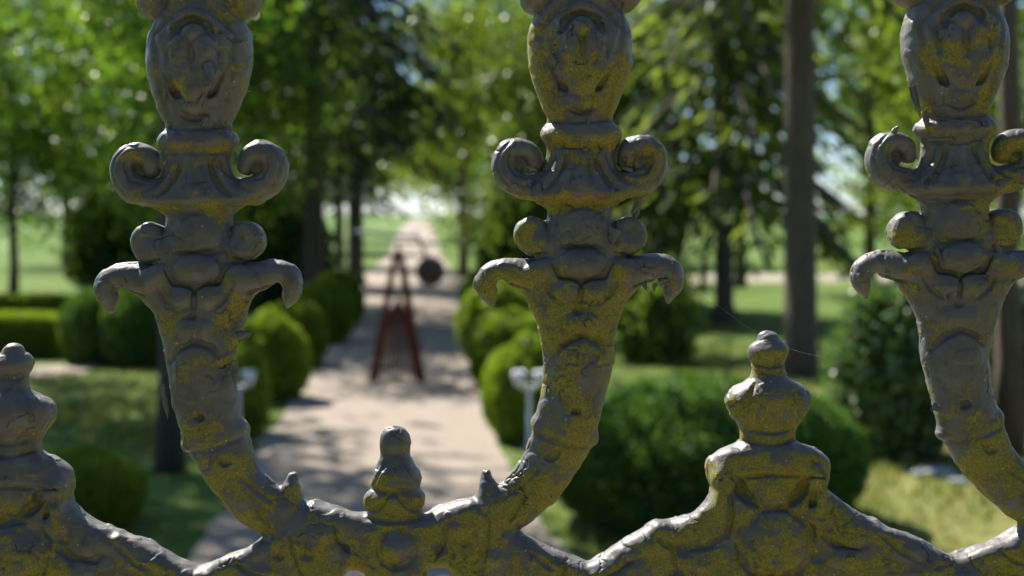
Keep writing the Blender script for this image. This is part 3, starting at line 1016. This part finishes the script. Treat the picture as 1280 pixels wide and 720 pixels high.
def conifer_mesh(name, seed, h, z0, rb, size, per=26, droop=.35, step=.32, top_r=.1, nb=7, gap=.12):
    r = np.random.default_rng(seed)
    pts = []; dirs = []; mb = MB()
    z = z0
    while z < h - .2:
        t = (z - z0) / (h - z0)
        L0 = rb * (1 - t) ** .8 + top_r
        for j in range(nb):
            if r.random() < gap: continue
            an = r.uniform(0, 2 * math.pi); L = L0 * r.uniform(.65, 1.15)
            d = np.array([math.cos(an), math.sin(an), 0])
            bp = []
            nseg = 5
            for q in range(nseg + 1):
                s = q / nseg
                bp.append(d * L * s + np.array([0, 0, z - droop * L * s * s * 1.1 + .12 * L * s ** 3]))
            mb.tube(bp, [.035 * (1 - t) + .008 - .0055 * q / nseg for q in range(nseg + 1)], 5, False, j)
            m = int(per * L / rb) + 4
            s = r.uniform(.12, 1.03, m)
            base = np.stack([np.interp(s, np.linspace(0, 1, nseg + 1), [b[k] for b in bp]) for k in range(3)], 1)
            side = np.array([-d[1], d[0], 0])
            w = (1 - .55 * s) * .32 * L0 * r.uniform(-1, 1, m)
            base = base + side * w[:, None] + np.array([0, 0, -1]) * (np.abs(w) * .35 + r.uniform(0, .22, m) * size * 3)[:, None]
            pts.append(base); dirs.append(d * .6 + side * np.sign(w)[:, None] * .55 + np.array([0, 0, -.75]) + r.normal(size=(m, 3)) * .18)
        z += step * r.uniform(.7, 1.3)
    pts = np.concatenate(pts); up = np.concatenate(dirs); up /= np.linalg.norm(up, axis=1, keepdims=True)
    V, Q = leaf_quads(pts, size, .34, r, up, .8)
    return mesh_np(name, V, Q, False), mb


TREES = {}


def make_tree_kind(key, crown_me, trunk_me, leaf, bark):
    crown_me.materials.append(leaf); trunk_me.materials.append(bark)
    TREES[key] = (crown_me, trunk_me)


def place_tree(name, key, x, y, sc, rz, label, cat='tree', group=None, zs=None):
    t = empty(name, (x, y, 0))
    t.rotation_euler = (0, 0, rz); t.scale = (sc, sc, zs or sc)
    tag(t, label, cat, group, 'thing')
    c, tr = TREES[key]
    obj('trunk', tr, None, t); obj('crown', c, None, t)
    return t


def dec(key, seed, h, R, zc, ncl, per, sig, size, r0, leaf, bark=BARK2, gap=.05, nl=16, nf=1.4, z_first=None, hollow=2.4, lean=0.):
    me, C = crown_mesh('crown', seed, R, zc, ncl, per, sig, size, gap=gap, nf=nf, hollow=hollow)
    tm = trunk_mesh('trunk', seed, h, r0, C, nl, lean, z_first)
    make_tree_kind(key, me, tm, leaf, bark)


dec('maple', 11, 7.2, (3.0, 3.0, 3.2), 4.5, 480, 32, .25, .13, .09, LEAF_BRIGHT, gap=.22)
dec('maple_tall', 12, 11, (3.4, 3.4, 5.0), 6.0, 560, 32, .28, .15, .16, LEAF_BRIGHT, gap=.24)
dec('lime', 13, 8.5, (2.6, 2.6, 3.6), 4.6, 700, 36, .30, .14, .12, LEAF_YELLOW, gap=.10)
dec('lime_open', 14, 10, (3.0, 3.0, 4.6), 5.4, 430, 30, .27, .14, .13, LEAF_YELLOW, gap=.28, nl=22)
dec('dark_tree', 15, 8, (2.8, 2.8, 3.6), 4.4, 800, 36, .32, .16, .16, LEAF_DARK, BARK, gap=.02)
dec('shade_tree', 16, 7.2, (2.2, 2.2, 1.9), 5.6, 190, 30, .28, .13, .095, LEAF_BRIGHT, BARK, gap=.05, z_first=3.2)
dec('young_tree', 17, 6.4, (1.7, 1.7, 1.7), 5.4, 130, 28, .24, .11, .10, LEAF_BRIGHT, BARK2, gap=.05, z_first=3.4)


dec('far_tree', 18, 8, (4.2, 4.2, 3.0), 6.0, 620, 30, .40, .24, .2, LEAF_BRIGHT, gap=.1)


def con(key, seed, h, z0, rb, size, leaf, r0, per=26, droop=.35, step=.32, nb=7, gap=.12):
    me, mb = conifer_mesh('crown', seed, h, z0, rb, size, per, droop, step, nb=nb, gap=gap)
    mb.tube([(0, 0, -.1), (0.01, 0, .3), (.02, .01, h * .5), (0, 0, h)], [r0 * 1.7, r0, r0 * .65, .02], 14, True, seed, .06)
    make_tree_kind(key, me, mesh_py('trunk', mb.V, mb.F), leaf, BARK2 if key == 'tall_pine' else BARK)


con('spruce', 21, 15, 3.0, 2.7, .34, NEEDLE, .2, per=52, droop=.45)
con('spruce_light', 22, 13, 1.9, 2.5, .26, NEEDLE_LIGHT, .15, per=62, droop=.6, step=.26, nb=8)
con('tall_pine', 23, 19, 4.6, 2.6, .34, NEEDLE, .178, per=30, droop=.5, step=.5, nb=5)

place_tree('broadleaf_tree', 'maple', -9.3, 26.5, 1.0, .3, 'bright green broadleaf tree with a thin trunk at the far left edge', group='park trees behind the fence')
place_tree('broadleaf_tree', 'maple_tall', -6.4, 27.5, 1.0, 1.3, 'tall bright green broadleaf tree just left of the dark trunk beside the path', group='park trees behind the fence')
place_tree('broadleaf_tree', 'maple', -11.5, 31, 1.25, 2.3, 'broad green tree farther back at the left edge, behind the thin trunked one', group='park trees behind the fence')
place_tree('broadleaf_tree', 'shade_tree', -6.9, 13.4, 1.05, .7, 'broadleaf tree left of the frame whose crown shades the path')
place_tree('broadleaf_tree', 'shade_tree', -9.2, 16.2, 1.6, 2.7, 'larger broadleaf tree left of the frame whose crown shades the left lawn')
place_tree('broadleaf_tree', 'shade_tree', -8.4, 17.4, 1.05, 4.1, 'broadleaf tree at the far left edge whose crown shades the left lawn')
place_tree('broadleaf_tree', 'shade_tree', -4.6, 20.6, 1.05, 5.2, 'slim tree hidden behind the left baluster whose crown shades the path near the sculpture')
place_tree('broadleaf_tree', 'shade_tree', -2.26, 9.4, .92, 2.1, 'slim dark trunked tree on the left lawn right behind the left baluster', group='park trees behind the fence')
place_tree('conifer_tree', 'tall_pine', -3.4, 24.3, 1.0, .2, 'tall dark trunked conifer standing left of the path, between the left and middle balusters', group='park trees behind the fence')
place_tree('conifer_tree', 'spruce', -3.75, 34, 1.0, 1.1, 'dark conifer with drooping boughs over the far end of the path', group='park trees behind the fence')
place_tree('broadleaf_tree', 'lime', -1.3, 38, 1.05, .4, 'bright yellow green tree right of the path end, seen left of the middle baluster', group='park trees behind the fence')
place_tree('conifer_tree', 'spruce_light', 3.35, 22.5, 1.0, .9, 'light green conifer with long drooping boughs just right of the middle baluster', group='park trees behind the fence')
place_tree('conifer_tree', 'tall_pine', 3.05, 15.0, 1.0, 2.4, 'tall conifer with the thick straight bare trunk between the middle and right balusters', group='park trees behind the fence')
place_tree('broadleaf_tree', 'lime_open', 7.3, 29, 1.0, .2, 'loose yellow green tree with a thin trunk beside the thick bare trunk', group='park trees behind the fence')
place_tree('broadleaf_tree', 'lime_open', 8.8, 24, .95, 2.2, 'loose yellow green tree at the right edge behind the right baluster', group='park trees behind the fence')
place_tree('broadleaf_tree', 'young_tree', 3.48, 10.0, 1.05, 1.1, 'slim grey brown trunk at the right edge behind the curved arm of the right baluster', group='park trees behind the fence')
place_tree('broadleaf_tree', 'dark_tree', 1.35, 25.5, .74, 1.1, 'small dark round tree right behind the middle baluster', group='park trees behind the fence')
place_tree('broadleaf_tree', 'shade_tree', 5.3, 33, 1.35, 2.1, 'dark bushy tree with a slim trunk left of the thick bare trunk', group='park trees behind the fence')
place_tree('broadleaf_tree', 'maple', -5.1, 22.8, 1.0, 3.1, 'bright green broadleaf tree directly behind the left baluster, left of the dark trunk', group='park trees behind the fence')
BACK = [('maple_tall', -15, 48, 1.1, 'tall pale green tree in the back row at the left edge'),
        ('lime', 2.2, 50, 1.1, 'yellow green tree in the back row behind the middle baluster'),
        ('dark_tree', 17.5, 56, 1.0, 'dark tree in the back row behind the right baluster'),
        ('lime_open', 12.5, 44, 1.1, 'loose pale tree in the back row left of the right baluster'),
        ('maple', 20.5, 46, 1.2, 'green tree in the back row at the right edge'),
        ('spruce', -5.6, 46, .8, 'dark conifer in the back row left of the path end'),
        ('dark_tree', .8, 42, .62, 'low dark tree in the back row just right of the path end'),
        ('lime', 15.2, 52, 1.2, 'yellow green tree in the back row right of the thick bare trunk'),
        ('far_tree', -9.6, 88, 1.0, 'far low crowned tree left of the distant straight road'),
        ('far_tree', -2.4, 86, 1.0, 'far low crowned tree right of the distant straight road'),
        ('lime', -11.5, 66, 1.4, 'yellow green tree beyond the cross path, left of the road'),
        ('lime', -1.0, 64, 1.4, 'yellow green tree beyond the cross path, right of the road'),
        ('maple_tall', -22, 75, 1.2, 'far pale green tree beyond the field at the left edge'),
        ('lime', -13, 88, 1.2, 'far yellow green tree beyond the field left of the path'),
        ('maple', 30, 92, 1.3, 'far round tree beyond the field right of the thick bare trunk')]
for i, (k, x, y, s, l) in enumerate(BACK):
    nm = 'conifer_tree' if k == 'spruce' else 'broadleaf_tree'
    place_tree(nm, k, x, y, s, i * 1.3, l, group='trees in the back row')

r_ = np.random.default_rng(78)
n_ = 60000
gp = np.stack([r_.uniform(-6, 6.5, n_), 6.2 + 13 * r_.random(n_) ** 1.5, np.zeros(n_)], 1)
pl = np.interp(gp[:, 1], [6, 9.1, 14.6, 20], [-1.5, -1.78, -2.05, -2.55]); pr = np.interp(gp[:, 1], [6, 9.1, 14.6, 20], [.4, .05, -.38, -.6])
gp = gp[((gp[:, 0] < pl - .02) | (gp[:, 0] > pr + .02)) & (vnoise(gp * 1.1 + 3, 51) + r_.uniform(-.5, .5, n_) > -.15)]
hh = (.03 + .035 * r_.random(len(gp)))[:, None] * (1 + .6 * vnoise(gp * .8, 52))[:, None]
ll = r_.normal(size=(len(gp), 3)) * .022; ll[:, 2] = 0
ww = r_.normal(size=(len(gp), 3)) * .006; ww[:, 2] = 0
tip = gp + ll + np.array([0, 0, 1]) * hh
gv_ = np.stack([gp - ww, gp + ww, tip + ww * .15, tip - ww * .15], 1).reshape(-1, 3)
gr = obj('grass', mesh_np('grass', gv_, np.arange(len(gv_)).reshape(-1, 4), False), GRASSB)
tag(gr, 'short uneven grass blades on the lawn either side of the path', 'grass', kind='stuff')

r_ = np.random.default_rng(77)
pw = np.stack([r_.uniform(-26, 26, 9000), r_.uniform(-13, -7.5, 9000), r_.uniform(0, 8.0, 9000)], 1)
pw[:, 2] *= 1 + .15 * np.sin(pw[:, 0] * .7)
wv_, wq_ = leaf_quads(pw, .75, .7, r_)
blocker = obj('light_blocker', mesh_np('light_blocker', wv_, wq_, False), BLOCKLEAF)  # unseen leaf mass added to keep low sky light off the fence front
tag(blocker, 'dark wood added to shade the fence, behind the viewer and outside the picture', 'light_blocker', kind='stuff')

# ================================================================== HEDGES AND SHRUBS
def lumpy(seed, R, n=26, amp=.05, flat=0.0, box=None):
    """lumpy dome points and normals, base at z=0 ; R radii"""
    V = []; Fc = []
    for i in range(n + 1):
        th = math.pi * (i / n) * .78
        for j in range(2 * n):
            ph = math.pi * j / n
            V.append((math.sin(th) * math.cos(ph), math.sin(th) * math.sin(ph), math.cos(th)))
    V = np.array(V)
    if box:
        V = np.sign(V) * np.abs(V) ** box
    zmin = V[:, 2].min()
    k = 1 + amp * vnoise(V * 3.1 + seed, seed) + amp * .6 * vnoise(V * 7 + seed, seed + 1)
    V = V * k[:, None]
    V[:, 2] = (V[:, 2] - zmin) / (1 - zmin)
    V = V * np.array(R)
    for i in range(n):
        for j in range(2 * n):
            a = i * 2 * n + j; b = i * 2 * n + (j + 1) % (2 * n)
            Fc.append((a, a + 2 * n, b + 2 * n, b))
    return V, np.array(Fc)


def shrub_meshes(seed, R, nleaf, size, leaf, amp=.05, depth=.06, box=None, asp=.6):
    V, Q = lumpy(seed, R, 26, amp, box=box)
    r = np.random.default_rng(seed)
    A = V[Q]
    area = np.linalg.norm(np.cross(A[:, 2] - A[:, 0], A[:, 3] - A[:, 1]), axis=1)
    f = r.choice(len(Q), nleaf, p=area / area.sum())
    u = r.random((nleaf, 2))
    p = (A[f, 0] * ((1 - u[:, :1]) * (1 - u[:, 1:])) + A[f, 1] * (u[:, :1] * (1 - u[:, 1:])) + A[f, 2] * (u[:, :1] * u[:, 1:]) + A[f, 3] * ((1 - u[:, :1]) * u[:, 1:]))
    nn = np.cross(A[:, 2] - A[:, 0], A[:, 3] - A[:, 1]); nn /= np.maximum(np.linalg.norm(nn, axis=1, keepdims=True), 1e-9)
    if (nn * (A.mean(1) - np.array([0, 0, R[2] * .4]))).sum() < 0: nn = -nn
    p = p + nn[f] * (r.uniform(-1, .55, (nleaf, 1)) * depth)
    p[:, 2] = np.maximum(p[:, 2], .01)
    lv, lq = leaf_quads(p, size, asp, r, nn[f], .35)
    core = mesh_np('inner_mass', V * np.array([.90, .90, .93]), Q, True); core.materials.append(HCORE)  # solid dark core added inside the leaf shell in place of stems
    lm = mesh_np('foliage', lv, lq, False); lm.materials.append(leaf)
    return core, lm


SHR = {
    'ball': shrub_meshes(41, (.5, .5, 1.0), 15000, .045, BOX_LEAF, .08, .05),
    'ball2': shrub_meshes(42, (.5, .5, 1.0), 15000, .045, BOX_LEAF, .10, .05),
    'mound': shrub_meshes(43, (.92, .80, .78), 42000, .034, BOX_DARK, .05, .045),
    'low2': shrub_meshes(54, (1.0, 1.0, 1.0), 14000, .06, BOX_LEAF, .07, .05),
    'low': shrub_meshes(44, (1.0, 1.0, 1.0), 14000, .05, BOX_DARK, .06, .04),
    'laurel': shrub_meshes(45, (.42, .42, 1.18), 4200, .085, LAUREL, .12, .10, asp=.5),
    'hedge': shrub_meshes(46, (1.6, .38, .52), 22000, .04, BOX_LEAF, .03, .03, box=.35),
    'loose': shrub_meshes(47, (.8, .8, 1.0), 2400, .10, LEAF_YELLOW, .25, .30),
    'wild': shrub_meshes(48, (1.0, 1.0, 1.0), 6000, .11, LEAF_DARK, .2, .15),
}


def place_shrub(name, key, x, y, sc, rz, label, cat, group=None):
    t = empty(name, (x, y, 0)); t.rotation_euler = (0, 0, rz); t.scale = sc if hasattr(sc, '__len__') else (sc, sc, sc)
    tag(t, label, cat, group, 'thing')
    c, l = SHR[key]
    obj('inner_mass', c, None, t); obj('foliage', l, None, t)
    return t


def ball_at(u, vt, vb, hw, key, label, group, name='box_ball'):
    Y = gy(vb); x = gx(u, Y); r = hw / FPX * Y; h = gz(vt, Y)
    return place_shrub(name, key, x, Y + r * .3, (2 * r, 2 * r, h), u * .37, label, 'shrub', group)


GL = 'clipped box balls along the left side of the path'; GR = 'clipped box balls along the right side of the path'
ball_at(284, 428, 545, 50, 'ball', 'clipped box ball nearest the fence on the left of the path, beside the left baluster', GL)
ball_at(332, 393, 500, 50, 'ball2', 'clipped box ball second from the front on the left of the path', GL)
ball_at(366, 375, 457, 41, 'ball', 'clipped box ball third from the front in the row left of the path', GL)
ball_at(402, 350, 430, 39, 'ball2', 'clipped box ball fourth from the front in the row left of the path', GL)
ball_at(424, 338, 404, 30, 'ball', 'farthest dark clipped box ball in the row left of the path', GL)
ball_at(656, 424, 553, 52, 'ball2', 'bright clipped box ball right behind the two headed white lamp', GR)
ball_at(641, 388, 487, 55, 'ball', 'bright clipped box ball second from the front on the right of the path', GR)
ball_at(620, 352, 450, 49, 'ball2', 'clipped box ball third from the front on the right, left of the middle baluster', GR)
ball_at(608, 338, 412, 34, 'ball', 'small shaded box ball farthest back on the right of the path', GR)
place_shrub('round_hedge', 'mound', gx(880, 7.9), 7.9, 1.0, .4, 'large dark green domed hedge behind the tall finial on the right', 'hedge')
place_shrub('round_shrub', 'low2', gx(105, 7.8), 7.8, (.34, .34, .42), .4, 'low green round shrub behind the left finial slope at the bottom left', 'shrub')
place_shrub('leafy_bush', 'laurel', gx(1112, 10), 10.0, 1.0, .4, 'glossy leaved upright bush between the tall finial and the right baluster', 'shrub')
place_shrub('leafy_bush', 'laurel', gx(1240, 11.8), 11.8, (1.1, 1.1, .95), 1.9, 'glossy dark bush behind the curved arm of the right baluster', 'shrub')
place_shrub('dark_shrub', 'low', gx(112, 16), 16.4, (.46, .5, .86), .5, 'dark round shrub left of the pair at the end of the clipped hedge', 'shrub', 'dark shrubs by the side path')
place_shrub('dark_shrub', 'low', gx(178, 16), 16.1, (.50, .5, .93), 1.5, 'dark round shrub right of the pair, next to the left baluster', 'shrub', 'dark shrubs by the side path')
place_shrub('clipped_hedge', 'hedge', gx(-20, 17), 17.0, (.62, .8, 1.0), 0, 'low clipped hedge in front at the left edge', 'hedge', 'low clipped hedges at the left edge')
place_shrub('clipped_hedge', 'hedge', gx(0, 20.8), 20.8, (.72, .8, 1.0), 0, 'second low clipped hedge behind the front one at the left edge', 'hedge', 'low clipped hedges at the left edge')
place_shrub('leafy_shrub', 'loose', gx(822, 16.5), 16.5, (.6, .6, 1.05), .3, 'loose shrub with bright yellow leaf tips under the right hook of the middle baluster', 'shrub')
place_shrub('wild_shrub', 'wild', gx(700, 24), 24.5, (1.3, 1.1, 2.4), .3, 'tall dark shrub directly behind the middle baluster', 'shrub', 'dark shrubs in the middle distance')
place_shrub('wild_shrub', 'wild', gx(780, 27), 27, (1.3, 1.1, 2.0), 1.3, 'tall dark shrub right of the middle baluster, below the light green conifer', 'shrub', 'dark shrubs in the middle distance')
place_shrub('wild_shrub', 'wild', gx(330, 26), 26, (1.3, 1.1, 2.0), 2.3, 'dark shrub right of the left baluster behind the box balls', 'shrub', 'dark shrubs in the middle distance')
place_shrub('wild_shrub', 'wild', gx(190, 30), 30, (1.6, 1.1, 2.2), 3.3, 'dark shrub behind the left baluster at the edge of the field', 'shrub', 'dark shrubs in the middle distance')

# ================================================================== SCULPTURE
sy = 14.55
sc_ = empty('kinetic_sculpture', (gx(498, sy), sy, 0))
tag(sc_, 'rusty steel pyramid sculpture on the path with a balanced pole and dark ball', 'sculpture', kind='thing')
px = sy / FPX
apex = Vector((0, 0, gz(320, sy)))
bw = 31 * px
feet = [Vector((-bw, -.16, 0)), Vector((bw, -.16, 0)), Vector((.17, .40, 0))]


def flat_bar(a, b, w0, w1, th):
    """tapered flat steel bar"""
    a, b = Vector(a), Vector(b); t = (b - a).normalized()
    n = Vector((0, -1, 0)); x = t.cross(n).normalized(); y = x.cross(t).normalized()
    V = []
    for p, w in ((a, w0), (b, w1)):
        for sx, sy_ in ((-1, -1), (1, -1), (1, 1), (-1, 1)):
            V.append(p + x * sx * w * .5 + y * sy_ * th * .5)
    Fc = [(0, 1, 2, 3), (7, 6, 5, 4), (0, 4, 5, 1), (1, 5, 6, 2), (2, 6, 7, 3), (3, 7, 4, 0)]
    return V, Fc


for f in feet:
    V, Fc = flat_bar(f, apex + Vector((f.x * .12, f.y * .1, 0)), .078, .06, .05)
    obj('leg', mesh_py('leg', V, Fc, False), RUST, sc_)
m = MB(); m.lathe((0, 0, apex.z - .05), [(.055, 0), (.05, .06), (.025, .11), (.012, .15), (.012, .20)], 12); m.build('pivot', RUST, sc_)
for k in range(9):
    t = (k + 1) / 10
    p = feet[0].lerp(feet[1], t)
    top = apex.lerp(p, .30 + .4 * abs(t - .5))
    m = MB(); m.tube([p + Vector((0, 0, -.01)), top], .012, 6); m.build('rod', RUST, sc_)
V, Fc = flat_bar(feet[0].lerp(apex, .55) + Vector((.01, 0, 0)), feet[1].lerp(apex, .55) - Vector((.01, 0, 0)), .03, .03, .02)
obj('crossbar', mesh_py('crossbar', V, Fc, False), RUST, sc_)
m = MB(); m.tube([((440 - 498) * px, 0, gz(289, sy)), ((480 - 498) * px, 0, gz(293, sy)), ((524 - 498) * px, 0, gz(297, sy))], [.022, .02, .017], 10); m.build('balance_pole', POLE, sc_)
m = MB(); m.tube([((519 - 498) * px, 0, gz(294, sy)), ((526 - 498) * px, 0, gz(303, sy)), ((534 - 498) * px, 0, gz(326, sy))], [.017, .017, .019], 10); m.build('ball_arm', BALLM, sc_)
m = MB(); R_ = 18.5 * px
m.lathe(((538 - 498) * px, 0, gz(339, sy)), [(R_ * math.sin(math.pi * (i + .02) / 16.04), -R_ * math.cos(math.pi * (i + .02) / 16.04)) for i in range(17)], 24); m.build('ball', BALLM, sc_)

# ================================================================== GARDEN LAMPS
def garden_lamp(x, y, h, label):
    t = empty('garden_lamp', (x, y, 0)); tag(t, label, 'lamp', 'white garden lamps', 'thing')
    m = MB(); m.lathe((0, 0, 0), [(.05, 0), (.05, .012), (.02, .02), (.015, h * .78), (.02, h * .80), (.02, h * .84)], 14); m.build('post', WHITE, t)
    m = MB(); m.tube([(-.085, 0, h * .86), (-.03, 0, h * .80), (.03, 0, h * .80), (.085, 0, h * .86)], .017, 8); m.build('crossbar', WHITE, t)
    for s in (-1, 1):
        m = MB(); m.lathe((s * .076, 0, h * .82), [(.014, 0), (.034, .02), (.046, .06), (.050, .11), (.038, .115), (.03, .06), (.01, .035)], 16); m.build('lamp_head', WHITE, t)
    return t


garden_lamp(gx(662, 10.25), 10.25, .56, 'small white two headed garden lamp in front of the right box ball')
garden_lamp(gx(303, 10.7), 10.55, .52, 'small white garden lamp beside the left baluster in front of the left box ball')

# ================================================================== STONES, COBWEB
for i, (u, v, r, l) in enumerate([(1168, 592, .085, 'larger pale bluish stone at the foot of the glossy bush'), (1200, 600, .05, 'smaller pale stone on the dry grass by the right baluster arm')]):
    Y = gy(v + 4); V, Q = lumpy(60 + i, (r * 1.5, r, r * .75), 12, .2)
    o = obj('stone', mesh_np('stone', V, Q, True), STONE); o.location = (gx(u, Y), Y, -.005)
    tag(o, l, 'stone', 'pale stones on the grass', 'thing')


def thread(pts, beads=0, r=.00016):
    m = MB()
    P_ = [Vector(((u - 640) * S, YF - z * S, CAMZ - (v - VH) * S)) for u, v, z in pts]
    m.tube(P_, r, 5)
    rr = random.Random(3)
    for k in range(beads):
        i = rr.randrange(len(P_) - 1); p = P_[i].lerp(P_[i + 1], rr.random())
        q = r * rr.uniform(1.8, 3.5)
        m.lathe((p.x, p.y, p.z), [(q * .3, -q), (q, 0), (q * .3, q)], 5)
    return m


web = empty('spider_thread', (0, 0, 0)); tag(web, 'thin spider thread hanging from the right hook of the middle baluster to the tall finial', 'cobweb', kind='thing')
thread([(846, 345, 0), (870, 362, 2), (900, 384, 4), (935, 410, 4), (958, 418, 4)], 10, .000018).build('thread', SILK, web)
thread([(982, 434, 2), (1000, 440, 0), (1030, 447, -4)], 12, .000025).build('thread', SILK, web)
